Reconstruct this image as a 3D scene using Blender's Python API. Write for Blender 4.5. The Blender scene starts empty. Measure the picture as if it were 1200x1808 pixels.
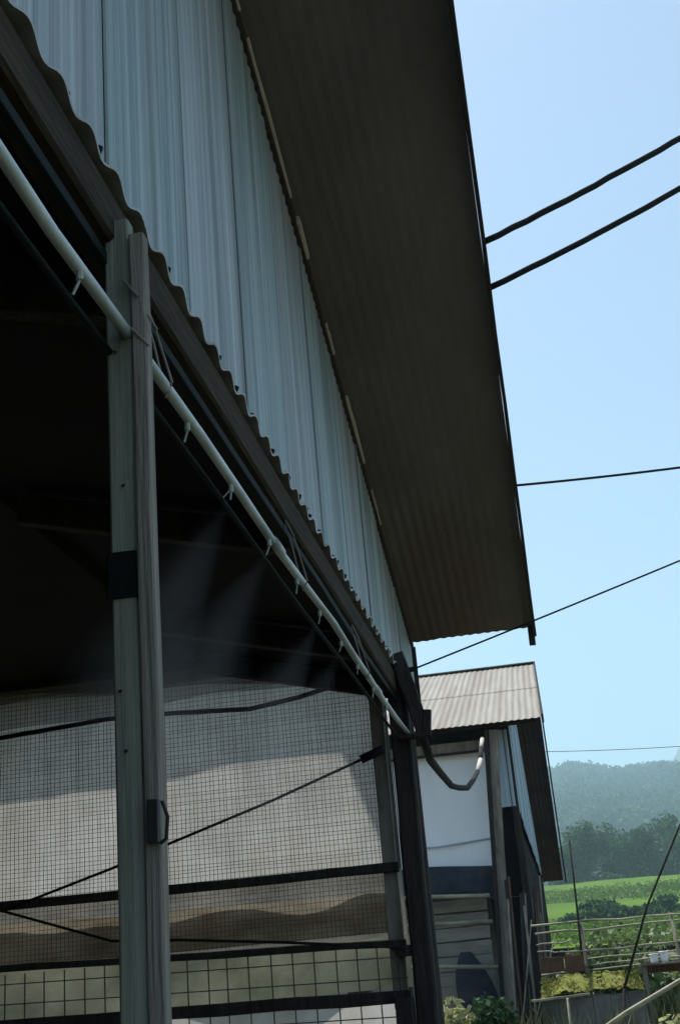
import bpy, math, random
import numpy as np
from mathutils import Vector, Matrix

random.seed(7)
rng = np.random.default_rng(7)
sc = bpy.context.scene
COL = sc.collection

# ------------------------------------------------------------------ camera
cam_d = bpy.data.cameras.new("camera")
cam = bpy.data.objects.new("camera", cam_d)
COL.objects.link(cam)
RIGHT = Vector((0.98159683, 0.17215648, -0.08264272))
DOWN = Vector((-0.13773692, 0.33850527, -0.93082905))
FWD = Vector((-0.13227326, 0.92508180, 0.35598800))
M3 = Matrix((RIGHT, -DOWN, -FWD)).transposed()
cam.matrix_world = Matrix.Translation((0, 0, 1.6)) @ M3.to_4x4()
cam_d.sensor_fit = 'VERTICAL'
cam_d.sensor_height = 24.0
cam_d.lens = 24.0 * 2230.0 / 1808.0
cam_d.clip_start = 0.05
cam_d.clip_end = 9000
sc.camera = cam

# ------------------------------------------------------------------ sky, sun, exposure
SUN_EL = math.radians(65)
SUN_AZ = math.radians(-45)          # measured from +Y towards +X
world = bpy.data.worlds.new("World")
sc.world = world
world.use_nodes = True
wn = world.node_tree
bg = wn.nodes["Background"]
sky = wn.nodes.new("ShaderNodeTexSky")
sky.sky_type = 'NISHITA'
sky.sun_disc = False
sky.sun_elevation = SUN_EL
sky.sun_rotation = SUN_AZ
sky.altitude = 200
sky.air_density = 1.0
sky.dust_density = 1.5
sky.ozone_density = 1.0
wn.links.new(sky.outputs[0], bg.inputs[0])
bg.inputs[1].default_value = 0.11

sun_d = bpy.data.lights.new("sun", 'SUN')
sun_d.energy = 4.4
sun_d.angle = math.radians(0.6)
sun_d.color = (1.0, 0.95, 0.87)
sun = bpy.data.objects.new("sun", sun_d)
COL.objects.link(sun)
sdir = Vector((math.sin(SUN_AZ) * math.cos(SUN_EL), math.cos(SUN_AZ) * math.cos(SUN_EL), math.sin(SUN_EL)))
sun.rotation_euler = sdir.to_track_quat('Z', 'Y').to_euler()

sc.view_settings.view_transform = 'Standard'
sc.view_settings.look = 'None'
sc.view_settings.gamma = 1.0
sc.view_settings.use_curve_mapping = False
sc.view_settings.exposure = 0.70
sc.cycles.use_denoising = True
sc.cycles.volume_bounces = 1
sc.cycles.max_bounces = 8
sc.cycles.transparent_max_bounces = 16


# ------------------------------------------------------------------ materials
def mat(name, c1, c2=None, rough=0.7, metal=0.0, scale=6.0, stretch=(1, 1, 1), bump=0.0, bscale=None,
        c3=None, scale3=1.3, amt3=0.5, spec=0.4, trans=0.0, alpha=None, islands=0.0):
    m = bpy.data.materials.new(name)
    m.use_nodes = True
    nt = m.node_tree
    N, L = nt.nodes, nt.links
    bs = N["Principled BSDF"]
    out = N["Material Output"]
    bs.inputs["Roughness"].default_value = rough
    bs.inputs["Metallic"].default_value = metal
    bs.inputs["Specular IOR Level"].default_value = spec
    geo = N.new("ShaderNodeNewGeometry")
    mp = N.new("ShaderNodeMapping")
    mp.inputs["Scale"].default_value = stretch
    L.new(geo.outputs["Position"], mp.inputs["Vector"])
    no = N.new("ShaderNodeTexNoise")
    no.inputs["Scale"].default_value = scale
    no.inputs["Detail"].default_value = 6
    no.inputs["Roughness"].default_value = 0.65
    L.new(mp.outputs[0], no.inputs["Vector"])
    ramp = N.new("ShaderNodeValToRGB")
    ramp.color_ramp.elements[0].position = 0.32
    ramp.color_ramp.elements[1].position = 0.68
    ramp.color_ramp.elements[0].color = (*c1, 1)
    ramp.color_ramp.elements[1].color = (*(c2 or c1), 1)
    L.new(no.outputs["Fac"], ramp.inputs[0])
    col = ramp.outputs[0]
    if c3:
        n3 = N.new("ShaderNodeTexNoise")
        n3.inputs["Scale"].default_value = scale3
        n3.inputs["Detail"].default_value = 5
        L.new(mp.outputs[0], n3.inputs["Vector"])
        r3 = N.new("ShaderNodeValToRGB")
        r3.color_ramp.elements[0].position = 0.5
        r3.color_ramp.elements[1].position = 0.72
        r3.color_ramp.elements[0].color = (0, 0, 0, 1)
        r3.color_ramp.elements[1].color = (amt3, amt3, amt3, 1)
        L.new(n3.outputs["Fac"], r3.inputs[0])
        mx = N.new("ShaderNodeMix")
        mx.data_type = 'RGBA'
        L.new(r3.outputs[0], mx.inputs[0])
        L.new(col, mx.inputs[6])
        mx.inputs[7].default_value = (*c3, 1)
        col = mx.outputs[2]
    if islands > 0:
        hsv = N.new("ShaderNodeHueSaturation")
        mr = N.new("ShaderNodeMapRange")
        mr.inputs[3].default_value = 1 - islands
        mr.inputs[4].default_value = 1 + islands
        L.new(geo.outputs["Random Per Island"], mr.inputs[0])
        L.new(mr.outputs[0], hsv.inputs["Value"])
        L.new(col, hsv.inputs["Color"])
        col = hsv.outputs[0]
    L.new(col, bs.inputs["Base Color"])
    if bump > 0:
        nb = N.new("ShaderNodeTexNoise")
        nb.inputs["Scale"].default_value = bscale or scale * 3
        nb.inputs["Detail"].default_value = 4
        L.new(mp.outputs[0], nb.inputs["Vector"])
        bp = N.new("ShaderNodeBump")
        bp.inputs["Strength"].default_value = bump
        bp.inputs["Distance"].default_value = 0.01
        L.new(nb.outputs["Fac"], bp.inputs["Height"])
        L.new(bp.outputs[0], bs.inputs["Normal"])
    surf = bs.outputs[0]
    if trans > 0:
        tr = N.new("ShaderNodeBsdfTranslucent")
        L.new(col, tr.inputs[0])
        ms = N.new("ShaderNodeMixShader")
        ms.inputs[0].default_value = trans
        L.new(surf, ms.inputs[1])
        L.new(tr.outputs[0], ms.inputs[2])
        surf = ms.outputs[0]
    if alpha is not None:
        tp = N.new("ShaderNodeBsdfTransparent")
        ms = N.new("ShaderNodeMixShader")
        ms.inputs[0].default_value = alpha
        L.new(tp.outputs[0], ms.inputs[1])
        L.new(surf, ms.inputs[2])
        surf = ms.outputs[0]
    L.new(surf, out.inputs[0])
    return m


M = {}
M['zinc_wall'] = mat('zinc_wall', (0.17, 0.245, 0.255), (0.46, 0.515, 0.52), rough=0.5, metal=0.2, scale=7,
 stretch=(1, 5.0, 0.05), bump=0.2, bscale=30, c3=(0.11, 0.115, 0.09), scale3=1.1, amt3=0.55)
M['zinc_wall_b'] = mat('zinc_wall_b', (0.215, 0.26, 0.275), (0.50, 0.53, 0.545), rough=0.5, metal=0.2, scale=6.5,
 stretch=(1, 5.5, 0.045), bump=0.2, bscale=30, c3=(0.13, 0.125, 0.10), scale3=0.9, amt3=0.5)
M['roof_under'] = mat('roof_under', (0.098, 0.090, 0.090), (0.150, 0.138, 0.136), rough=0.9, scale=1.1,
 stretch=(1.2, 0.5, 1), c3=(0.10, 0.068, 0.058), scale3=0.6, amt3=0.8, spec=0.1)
M['canopy_zinc'] = mat('canopy_zinc', (0.34, 0.33, 0.31), (0.52, 0.51, 0.48), rough=0.5, metal=0.3, scale=8,
                       stretch=(0.3, 2, 1), c3=(0.16, 0.10, 0.06), scale3=4, amt3=0.8)
M['pale_roof'] = mat('pale_roof', (0.235, 0.215, 0.185), (0.335, 0.312, 0.272), rough=0.65, scale=3.2,
 stretch=(5.0, 0.2, 0.2), c3=(0.20, 0.155, 0.11), scale3=1.4, amt3=0.6, spec=0.15)
M['dark_wood'] = mat('dark_wood', (0.022, 0.018, 0.017), (0.055, 0.045, 0.042), rough=0.9, scale=14, stretch=(3, 3, 0.3), bump=0.4, spec=0.15)
M['brown_beam'] = mat('brown_beam', (0.030, 0.024, 0.017), (0.065, 0.050, 0.034), rough=0.9, scale=12, stretch=(3, 0.4, 3), bump=0.4, spec=0.1)
M['grey_post'] = mat('grey_post', (0.20, 0.205, 0.16), (0.32, 0.325, 0.27), rough=0.75, scale=10, stretch=(5, 5, 0.25), bump=0.3, c3=(0.09, 0.12, 0.06), scale3=2.4, amt3=0.65, spec=0.15)
M['grey_stake'] = mat('grey_stake', (0.19, 0.17, 0.14), (0.33, 0.295, 0.25), rough=0.85, scale=14, stretch=(6, 6, 0.3), bump=0.5, c3=(0.08, 0.065, 0.05), scale3=3.0, amt3=0.7, spec=0.15)
M['pale_wood'] = mat('pale_wood', (0.40, 0.36, 0.30), (0.55, 0.51, 0.45), rough=0.8, scale=20, stretch=(2, 0.5, 2))
M['weathered'] = mat('weathered', (0.13, 0.115, 0.09), (0.34, 0.31, 0.26), rough=0.9, scale=10, stretch=(2, 2, 0.35), bump=0.4, c3=(0.06, 0.05, 0.04), scale3=2.5, amt3=0.75, spec=0.15)
M['bamboo'] = mat('bamboo', (0.20, 0.20, 0.13), (0.42, 0.40, 0.29), rough=0.6, scale=6, stretch=(0.8, 2, 2), c3=(0.10, 0.10, 0.06), scale3=4, amt3=0.8, spec=0.2)
M['red_wood'] = mat('red_wood', (0.085, 0.048, 0.032), (0.15, 0.085, 0.055), rough=0.85, scale=6, stretch=(3, 1, 1), bump=0.3, c3=(0.05, 0.04, 0.03), scale3=5, amt3=0.6, spec=0.1)
M['black'] = mat('black', (0.010, 0.010, 0.011), (0.022, 0.022, 0.022), rough=0.55, scale=8)
M['rubber'] = mat('rubber', (0.010, 0.010, 0.011), (0.02, 0.02, 0.021), rough=0.85, scale=20, spec=0.15)
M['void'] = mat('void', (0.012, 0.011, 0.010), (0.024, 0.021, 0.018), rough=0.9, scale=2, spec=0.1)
M['film'] = mat('film', (0.005, 0.005, 0.006), (0.011, 0.011, 0.012), rough=0.6, scale=2, spec=0.12)
M['teal'] = mat('teal', (0.006, 0.010, 0.0095), (0.012, 0.02, 0.018), rough=0.7, scale=9, spec=0.08)
M['pvc'] = mat('pvc', (0.40, 0.47, 0.47), (0.62, 0.69, 0.70), rough=0.4, scale=18, stretch=(1, 0.5, 1), c3=(0.17, 0.20, 0.17), scale3=7, amt3=0.85)
M['nipple'] = mat('nipple', (0.26, 0.30, 0.25), (0.38, 0.42, 0.35), rough=0.5, scale=30)
M['cloth'] = mat('cloth', (0.36, 0.34, 0.315), (0.53, 0.51, 0.485), rough=0.95, scale=7, stretch=(1, 1, .6), trans=0.86, c3=(0.33, 0.28, 0.185), scale3=2.4, amt3=0.9, spec=0.05, bump=.5, bscale=14)
M['cloth_grey'] = mat('cloth_grey', (0.27, 0.28, 0.26), (0.36, 0.37, 0.35), rough=0.9, scale=2.5, trans=0.35, c3=(0.40, 0.38, 0.30), scale3=1.5, amt3=0.5)
M['cloth_brown'] = mat('cloth_brown', (0.20, 0.185, 0.165), (0.40, 0.37, 0.33), rough=0.9, scale=5, stretch=(1, 1, 2), trans=0.45, spec=0.05)
M['cloth_fold'] = mat('cloth_fold', (0.30, 0.27, 0.20), (0.55, 0.51, 0.42), rough=0.9, scale=7, stretch=(1, 1, 2), trans=0.5, c3=(0.18, 0.13, 0.08), scale3=4, amt3=0.8, spec=0.1)
M['cloth_green'] = mat('cloth_green', (0.17, 0.18, 0.125), (0.36, 0.36, 0.27), rough=0.9, scale=5, trans=0.4, c3=(0.16, 0.11, 0.07), scale3=3.5, amt3=0.8, spec=0.1)
M['wire'] = mat('wire', (0.07, 0.063, 0.05), (0.15, 0.13, 0.10), rough=0.8, scale=12, c3=(0.12, 0.07, 0.04), scale3=6, amt3=0.7, spec=0.2)
M['white_panel'] = mat('white_panel', (0.80, 0.825, 0.85), (0.90, 0.91, 0.92), rough=0.5, scale=1.6, stretch=(1.5, 1, .5), c3=(0.55, 0.55, 0.52), scale3=1.6, amt3=0.5)
M['blue_tarp'] = mat('blue_tarp', (0.020, 0.023, 0.034), (0.045, 0.05, 0.065), rough=0.8, scale=5, c3=(0.09, 0.085, 0.08), scale3=3, amt3=0.5, spec=0.1)
M['blue_sheet'] = mat('blue_sheet', (0.30, 0.38, 0.44), (0.42, 0.50, 0.56), rough=0.5, metal=0.2, scale=3, stretch=(1, 1, 0.3))
M['shed_board'] = mat('shed_board', (0.20, 0.185, 0.15), (0.36, 0.34, 0.29), rough=0.85, scale=4, stretch=(0.6, 1, 3), c3=(0.13, 0.16, 0.12), scale3=2, amt3=0.6)
M['moss'] = mat('moss', (0.11, 0.125, 0.03), (0.24, 0.25, 0.07), rough=0.95, scale=9, bump=0.6, islands=0.45, trans=0.2, c3=(0.08, 0.07, 0.04), scale3=6, amt3=0.85, spec=0.05)
M['concrete'] = mat('concrete', (0.12, 0.115, 0.11), (0.22, 0.21, 0.20), rough=0.9, scale=6, bump=0.4, c3=(0.06, 0.07, 0.05), scale3=2, amt3=0.7)
M['white_plastic'] = mat('white_plastic', (0.78, 0.76, 0.80), (0.85, 0.84, 0.86), rough=0.35, scale=6)
M['ground'] = mat('ground', (0.075, 0.072, 0.04), (0.13, 0.115, 0.07), rough=0.95, scale=0.8, bump=0.5, bscale=6, c3=(0.06, 0.09, 0.025), scale3=0.15, amt3=0.8)
M['leaf_tree'] = mat('leaf_tree', (0.020, 0.055, 0.020), (0.048, 0.10, 0.034), rough=0.75, scale=0.3, islands=0.5, trans=0.25, spec=0.15)
M['leaf_tree_b'] = mat('leaf_tree_b', (0.032, 0.075, 0.024), (0.072, 0.13, 0.042), rough=0.75, scale=0.3, islands=0.5, trans=0.25, spec=0.15)
M['leaf_shrub'] = mat('leaf_shrub', (0.06, 0.10, 0.025), (0.12, 0.17, 0.05), rough=0.55, scale=2, islands=0.5, trans=0.35)
M['leaf_pale'] = mat('leaf_pale', (0.26, 0.28, 0.10), (0.45, 0.45, 0.24), rough=0.5, scale=6, islands=0.4, trans=0.35)
M['forest'] = mat('forest', (0.035, 0.075, 0.035), (0.065, 0.115, 0.055), rough=0.85, scale=0.02, islands=0.45, trans=0.2, spec=0.1)
M['grass'] = mat('grass', (0.07, 0.135, 0.015), (0.13, 0.205, 0.03), rough=0.85, scale=0.06, islands=0.3, trans=0.3, spec=0.05)
M['field'] = mat('field', (0.065, 0.125, 0.012), (0.115, 0.19, 0.022), rough=0.95, scale=0.07, bump=0.5, bscale=0.8, c3=(0.05, 0.085, 0.015), scale3=0.05, amt3=0.7, spec=0.05)
M['hill'] = mat('hill', (0.035, 0.06, 0.03), (0.06, 0.085, 0.045), rough=0.95, scale=0.02)
M['shed_under_shade'] = mat('shed_under_shade', (0.05, 0.042, 0.045), (0.085, 0.072, 0.07), rough=0.85, scale=1.6, spec=0.15)  # darker copy of the roof colour carries the shade under the far slope
M['bark'] = mat('bark', (0.07, 0.055, 0.04), (0.13, 0.105, 0.08), rough=0.9, scale=3, stretch=(2, 2, 0.4), bump=0.5)


# ------------------------------------------------------------------ mesh builder
class MB:
    def __init__(s):
        s.v, s.f = [], []

    def quad(s, a, b, c, d):
        n = len(s.v)
        s.v += [tuple(a), tuple(b), tuple(c), tuple(d)]
        s.f.append((n, n + 1, n + 2, n + 3))

    def box(s, x0, x1, y0, y1, z0, z1):
        n = len(s.v)
        s.v += [(x0, y0, z0), (x1, y0, z0), (x1, y1, z0), (x0, y1, z0), (x0, y0, z1), (x1, y0, z1), (x1, y1, z1), (x0, y1, z1)]
        for q in ((3, 2, 1, 0), (4, 5, 6, 7), (0, 1, 5, 4), (1, 2, 6, 5), (2, 3, 7, 6), (3, 0, 4, 7)):
            s.f.append(tuple(n + i for i in q))
        return s

    def bar(s, p0, p1, w, h, hint=(0, 0, 1), wob=0.0, seg=1):
        """rectangular bar along p0-p1; w is across, h along the hint; slightly uneven"""
        p0, p1 = Vector(p0), Vector(p1)
        t = (p1 - p0).normalized()
        side = t.cross(Vector(hint))
        if side.length < 1e-4:
            side = t.cross(Vector((1, 0, 0)))
        side.normalize()
        up = side.cross(t)
        n0 = len(s.v)
        for k in range(seg + 1):
            c = p0.lerp(p1, k / seg)
            if wob:
                c = c + side * random.uniform(-wob, wob) + up * random.uniform(-wob, wob)
            ww = w * (1 + (random.uniform(-.06, .06) if wob else 0)) / 2
            hh = h * (1 + (random.uniform(-.06, .06) if wob else 0)) / 2
            b = min(ww, hh) * 0.22
            for (a, e) in ((-ww + b, -hh), (ww - b, -hh), (ww, -hh + b), (ww, hh - b), (ww - b, hh), (-ww + b, hh), (-ww, hh - b), (-ww, -hh + b)):
                s.v.append(tuple(c + side * a + up * e))
        for k in range(seg):
            for j in range(8):
                a = n0 + k * 8 + j
                b2 = n0 + k * 8 + (j + 1) % 8
                s.f.append((a, b2, b2 + 8, a + 8))
        s.f.append(tuple(n0 + j for j in range(7, -1, -1)))
        s.f.append(tuple(n0 + seg * 8 + j for j in range(8)))
        return s

    def tube(s, pts, r, sides=8, r1=None, cap=True):
        pts = [Vector(p) for p in pts]
        n0 = len(s.v)
        m = len(pts)
        prev = None
        for k, p in enumerate(pts):
            t = (pts[min(k + 1, m - 1)] - pts[max(k - 1, 0)]).normalized()
            if prev is None:
                a = t.orthogonal().normalized()
            else:
                a = (prev - t * prev.dot(t)).normalized()
            prev = a
            b = t.cross(a)
            rr = r if r1 is None else r + (r1 - r) * k / (m - 1)
            for j in range(sides):
                an = 2 * math.pi * j / sides
                s.v.append(tuple(p + (a * math.cos(an) + b * math.sin(an)) * rr))
        for k in range(m - 1):
            for j in range(sides):
                a = n0 + k * sides + j
                b2 = n0 + k * sides + (j + 1) % sides
                s.f.append((a, b2, b2 + sides, a + sides))
        if cap:
            s.f.append(tuple(n0 + j for j in range(sides - 1, -1, -1)))
            s.f.append(tuple(n0 + (m - 1) * sides + j for j in range(sides)))
        return s

    def corr(s, o, u, v, n, lu, lv, pitch=0.076, amp=0.009, th=0.003, per=8, lens=None, phase=0.0, sag=0.0, useg=1):
        """corrugated sheet: ridges run along u, waves across v, n is the outer normal.
        lens(vpos) -> (u0, u1) lets the ends be cut on a slope"""
        o, u, v, n = Vector(o), Vector(u).normalized(), Vector(v).normalized(), Vector(n).normalized()
        cnt = max(2, int(round(lv / pitch * per)))
        n0 = len(s.v)
        for side in (0, 1):
            for i in range(cnt + 1):
                d = lv * i / cnt
                h = amp * math.cos(2 * math.pi * (d / pitch) + phase) - side * th
                u0, u1 = lens(d) if lens else (0, lu)
                for k in range(useg + 1):
                    uu = u0 + (u1 - u0) * k / useg
                    s.v.append(tuple(o + u * uu + v * d + n * (h - sag * math.sin(math.pi * k / useg))))
        w = useg + 1
        blk = (cnt + 1) * w
        for i in range(cnt):
            for k in range(useg):
                a = n0 + i * w + k
                s.f.append((a, a + 1, a + w + 1, a + w))
                b = a + blk
                s.f.append((b, b + w, b + w + 1, b + 1))
            for k in (0, useg):
                a = n0 + i * w + k
                s.f.append((a, a + w, a + w + blk, a + blk))
        for i in (0, cnt):
            for k in range(useg):
                a = n0 + i * w + k
                s.f.append((a, a + 1, a + 1 + blk, a + blk))
        return s

    def grid(s, fn, nu, nv):
        n0 = len(s.v)
        for i in range(nu + 1):
            for j in range(nv + 1):
                s.v.append(tuple(fn(i / nu, j / nv)))
        for i in range(nu):
            for j in range(nv):
                a = n0 + i * (nv + 1) + j
                s.f.append((a, a + 1, a + nv + 2, a + nv + 1))
        return s

    def build(s, name, m, parent=None, smooth=False):
        me = bpy.data.meshes.new(name)
        me.from_pydata(s.v, [], s.f)
        me.materials.append(M[m] if isinstance(m, str) else m)
        if smooth:
            me.polygons.foreach_set("use_smooth", [True] * len(me.polygons))
        me.update()
        return link(name, me, parent)


def link(name, me, parent=None):
    ob = bpy.data.objects.new(name, me)
    COL.objects.link(ob)
    if parent is not None:
        ob.parent = parent
        ob.matrix_parent_inverse = Matrix.Translation(-world_loc(parent))
    return ob


def world_loc(o):
    p = Vector(o.location)
    q = o.parent
    # parts keep world-space vertices, so only an Empty root carries an offset
    return p if q is None else Vector((0, 0, 0)) + (p if q is None else Vector((0, 0, 0))) + ROOTLOC.get(q.name, Vector((0, 0, 0))) * 0


ROOTLOC = {}


def tag(o, label, cat, group=None, kind=None):
    o["label"] = label
    o["category"] = cat
    if group:
        o["group"] = group
    if kind:
        o["kind"] = kind
    return o


def root(name, loc, label, cat, group=None):
    o = bpy.data.objects.new(name, None)
    o.empty_display_size = 0.2
    o.location = loc
    COL.objects.link(o)
    return tag(o, label, cat, group)


def structure(o, label=None):
    o["kind"] = "structure"
    if label:
        o["label"] = label
    return o


def sag(p0, p1, drop, n=16):
    p0, p1 = Vector(p0), Vector(p1)
    return [p0.lerp(p1, k / n) - Vector((0, 0, drop * 4 * (k / n) * (1 - k / n))) for k in range(n + 1)]


# ------------------------------------------------------------------ ground and far land
GY = [-400, 0, 4, 12, 25, 60, 100, 150, 200, 260, 400, 3200]
GZ = [0, 0, 0.05, 0.7, 1.15, 2.8, 4.9, 9.2, 13.6, 17.0, 22.0, 26.0]


def gz(y):
    return float(np.interp(y, GY, GZ))


def gnoise(x, y):
    return 0.06 * math.sin(x * .7 + y * .31) + 0.05 * math.sin(x * .23 - y * .5)


ys = [-380, -150, -60, -20, -8] + list(np.arange(-4, 30, 1.5)) + list(np.arange(30, 120, 5)) + list(np.arange(120, 420, 15)) + [500, 700, 1000, 1500, 2200, 3150]
xs = [-2500, -1500, -800, -400, -200, -100, -50, -25] + list(np.arange(-15, 31, 1.5)) + [35, 42, 50, 65, 80, 110, 150, 220, 400, 800, 1500, 2500]
b = MB()
for y in ys:
    for x in xs:
        sl = min(1, max(0, (y - 6) / 20))
        b.v.append((x, y, gz(y) + gnoise(x, y) * (0.3 + sl)))
W = len(xs)
for i in range(len(ys) - 1):
    for j in range(W - 1):
        a = i * W + j
        b.f.append((a, a + 1, a + W + 1, a + W))
structure(b.build('ground', 'ground', smooth=True), 'trodden earth rising gently to the fields')

# the green field on the slope, a sheet just above the ground
b = MB()
fy = list(np.arange(44, 60, 3)) + list(np.arange(60, 300, 4))
fx = list(np.arange(-60, 121, 4))
for y in fy:
    for x in fx:
        b.v.append((x, y, gz(y) + min(1, (y - 18) / 40) * (0.3 + 0.25 * math.sin(x * .11 + y * .07) + 0.2 * math.sin(x * .045 - y * .09)) + random.uniform(-.02, .03) + .08))
W = len(fx)
for i in range(len(fy) - 1):
    for j in range(W - 1):
        a = i * W + j
        b.f.append((a, a + 1, a + W + 1, a + W))
structure(b.build('field', 'field', smooth=True), 'bright green grassy field on the slope')


def hill_z(x, y):
    t = max(0.0, (y - 430) / 670)
    z = 19.0 + 126.0 * t ** 0.9
    z += 9 * math.sin(x * .011 + 1.7) * t + 2.5 * math.sin(x * .031 + y * .01 + 2.5) * t + 3 * math.sin(x * .083) * t
    z -= max(0, (abs(x - 80) - 350) / 600) * 60 * t
    if y > 1100:
        z -= (y - 1100) * .5
    return z


b = MB()
hy = list(np.arange(430, 1100, 22)) + [1100, 1130, 1180, 1250, 1350, 1420]
hx = list(np.arange(-900, 1101, 25))
for y in hy:
    for x in hx:
        b.v.append((x, y, hill_z(x, y)))
W = len(hx)
for i in range(len(hy) - 1):
    for j in range(W - 1):
        a = i * W + j
        b.f.append((a, a + 1, a + W + 1, a + W))
structure(b.build('hills', 'hill', smooth=True), 'long wooded ridge fading into haze')


def far_z(x, y):
    u = x / 1900
    p = 1900 * (0.105 + 0.100 * math.exp(-((u - .15) / .06) ** 2) + 0.03 * math.exp(-((u + .25) / .1) ** 2)) + 6 * math.sin(x * .02) + 3 * math.sin(x * .06)
    return 1.6 + p * max(0, 1 - ((y - 1900) / 450) ** 2)


b = MB()
hy = list(np.arange(1450, 2351, 30))
hx = list(np.arange(-900, 1301, 30))
for y in hy:
    for x in hx:
        b.v.append((x, y, far_z(x, y)))
W = len(hx)
for i in range(len(hy) - 1):
    for j in range(W - 1):
        a = i * W + j
        b.f.append((a, a + 1, a + W + 1, a + W))
structure(b.build('mountain', 'hill', smooth=True), 'pale blue mountain beyond the ridge')


def quads_mesh(name, cen, size, m, flat=0.0, aspect=1.0):
    """many small leaf quads with random orientation, centres cen (n,3), size (n,)"""
    n = len(cen)
    a = rng.normal(size=(n, 3))
    a[:, 2] *= (1 - flat)
    a /= np.linalg.norm(a, axis=1)[:, None]
    c = rng.normal(size=(n, 3))
    bb = np.cross(a, c)
    bb /= np.linalg.norm(bb, axis=1)[:, None]
    a = a * size[:, None] * aspect
    bb = bb * size[:, None]
    v = np.stack([cen - a, cen - bb * .8, cen + a, cen + bb * .8], axis=1).reshape(-1, 3)
    me = bpy.data.meshes.new(name)
    me.vertices.add(4 * n)
    me.vertices.foreach_set("co", v.ravel())
    me.loops.add(4 * n)
    me.loops.foreach_set("vertex_index", np.arange(4 * n, dtype=np.int32))
    me.polygons.add(n)
    me.polygons.foreach_set("loop_start", np.arange(0, 4 * n, 4, dtype=np.int32))
    me.polygons.foreach_set("loop_total", np.full(n, 4, dtype=np.int32))
    me.update(calc_edges=True)
    me.materials.append(M[m])
    return me


# forest covering the ridge: a far wood that reads as one mass
cen, siz = [], []
for k in range(6500):
    y = 440 + 685 * rng.random() ** 0.8
    x = y * (rng.uniform(-.10, .22)) + rng.normal() * 15
    h = rng.uniform(7, 15)
    r = h * rng.uniform(.32, .5)
    z0 = hill_z(x, y)
    n = 36
    d = rng.normal(size=(n, 3))
    d /= np.linalg.norm(d, axis=1)[:, None]
    p = d * (rng.random((n, 1)) ** .35) * np.array([r, r, h * .42]) + np.array([x, y, z0 + h * .55])
    cen.append(p)
    siz.append(rng.uniform(.14, .3, n) * r)
me = quads_mesh('forest', np.concatenate(cen), np.concatenate(siz), 'forest')
o = link('forest', me)
tag(o, 'hazy blue-green forest covering the long ridge', 'forest', kind='stuff')

# grass on the field and at the wall foot
cen, siz = [], []
n = 26000
y = 45 + 167 * rng.random(n) ** 1.2
x = y * rng.uniform(-.06, .2, n)
z = np.array([gz(a) for a in y]) + .12 + .2 * np.clip((y - 18) / 40, 0, 1)
cen = np.stack([x, y, z + rng.uniform(-.05, .2, n)], axis=1)
me = quads_mesh('grass', cen, rng.uniform(.04, .09, n) * (.6 + y / 90), 'grass', aspect=1.6)
tag(link('grass', me), 'loose tufts of bright grass over the sloping field', 'grass', kind='stuff')


# ------------------------------------------------------------------ trees beyond the field
def crown_mesh(name, h, r, lobes, nleaf, m, leaf=.45):
    pts, sz = [], []
    for k in range(lobes):
        a = rng.uniform(0, 2 * math.pi)
        rr = r * rng.uniform(.1, .72)
        c = np.array([math.cos(a) * rr, math.sin(a) * rr, h * rng.uniform(.22, .86)])
        lr = r * rng.uniform(.28, .5)
        n = nleaf // lobes
        d = rng.normal(size=(n, 3))
        d /= np.linalg.norm(d, axis=1)[:, None]
        p = c + d * (rng.random((n, 1)) ** .3) * np.array([lr, lr, lr * .8])
        pts.append(p)
        sz.append(rng.uniform(.5, 1.1, n) * leaf)
    return quads_mesh(name, np.concatenate(pts), np.concatenate(sz), m)


def trunk_mesh(h, r, nb):
    b = MB()
    b.tube([(0, 0, -.5), (.1, 0, h * .3), (-.1, .1, h * .55), (0, 0, h * .85)], r, 7, r * .25)
    for k in range(nb):
        a = random.uniform(0, 6.28)
        z = h * random.uniform(.3, .6)
        L_ = h * random.uniform(.2, .35)
        b.tube([(0, 0, z), (math.cos(a) * L_ * .5, math.sin(a) * L_ * .5, z + L_ * .5), (math.cos(a) * L_, math.sin(a) * L_, z + L_ * .9)], r * .4, 5, r * .1)
    me = bpy.data.meshes.new('trunk')
    me.from_pydata(b.v, [], b.f)
    me.materials.append(M['bark'])
    return me


ORD = ['first', 'second', 'third', 'fourth', 'fifth', 'sixth', 'seventh', 'eighth', 'ninth', 'tenth', 'eleventh', 'twelfth']
protos = []
for k in range(5):
    h = [9.5, 11, 8.5, 12, 9][k]
    protos.append((crown_mesh('crown', h, [4.0, 3.6, 4.4, 3.3, 4.6][k], 22, 3300, 'leaf_tree' if k % 2 == 0 else 'leaf_tree_b', .27), trunk_mesh(h, .22, 6), h))
for row, (yb, n_, u0, u1, sc_) in enumerate(((203, 8, .002, .118, .82), (226, 9, .004, .125, 1.02))):
    for k in range(n_):
        yy = yb + random.uniform(-4, 4)
        xx = yy * (u0 + (u1 - u0) * (k + random.uniform(-.2, .2)) / (n_ - 1))
        cm, tm, h = protos[(k * 3 + row * 2 + k // 3) % 5]
        t = root('broadleaf_tree', (xx, yy, gz(yy) - .2),
                 ORD[k] + (' tree from the far shed in the front row above the green field' if row == 0 else ' tree from the far shed in the taller hazy row behind'),
                 'tree', 'trees beyond the green field')
        s_ = sc_ * random.uniform(.85, 1.15)
        t.scale = (s_, s_, s_ * random.uniform(.9, 1.08))
        t.rotation_euler.z = random.uniform(0, 6.28)
        for nm, me in (('crown', cm), ('trunk', tm)):
            c = bpy.data.objects.new(nm, me)
            COL.objects.link(c)
            c.parent = t


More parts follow.
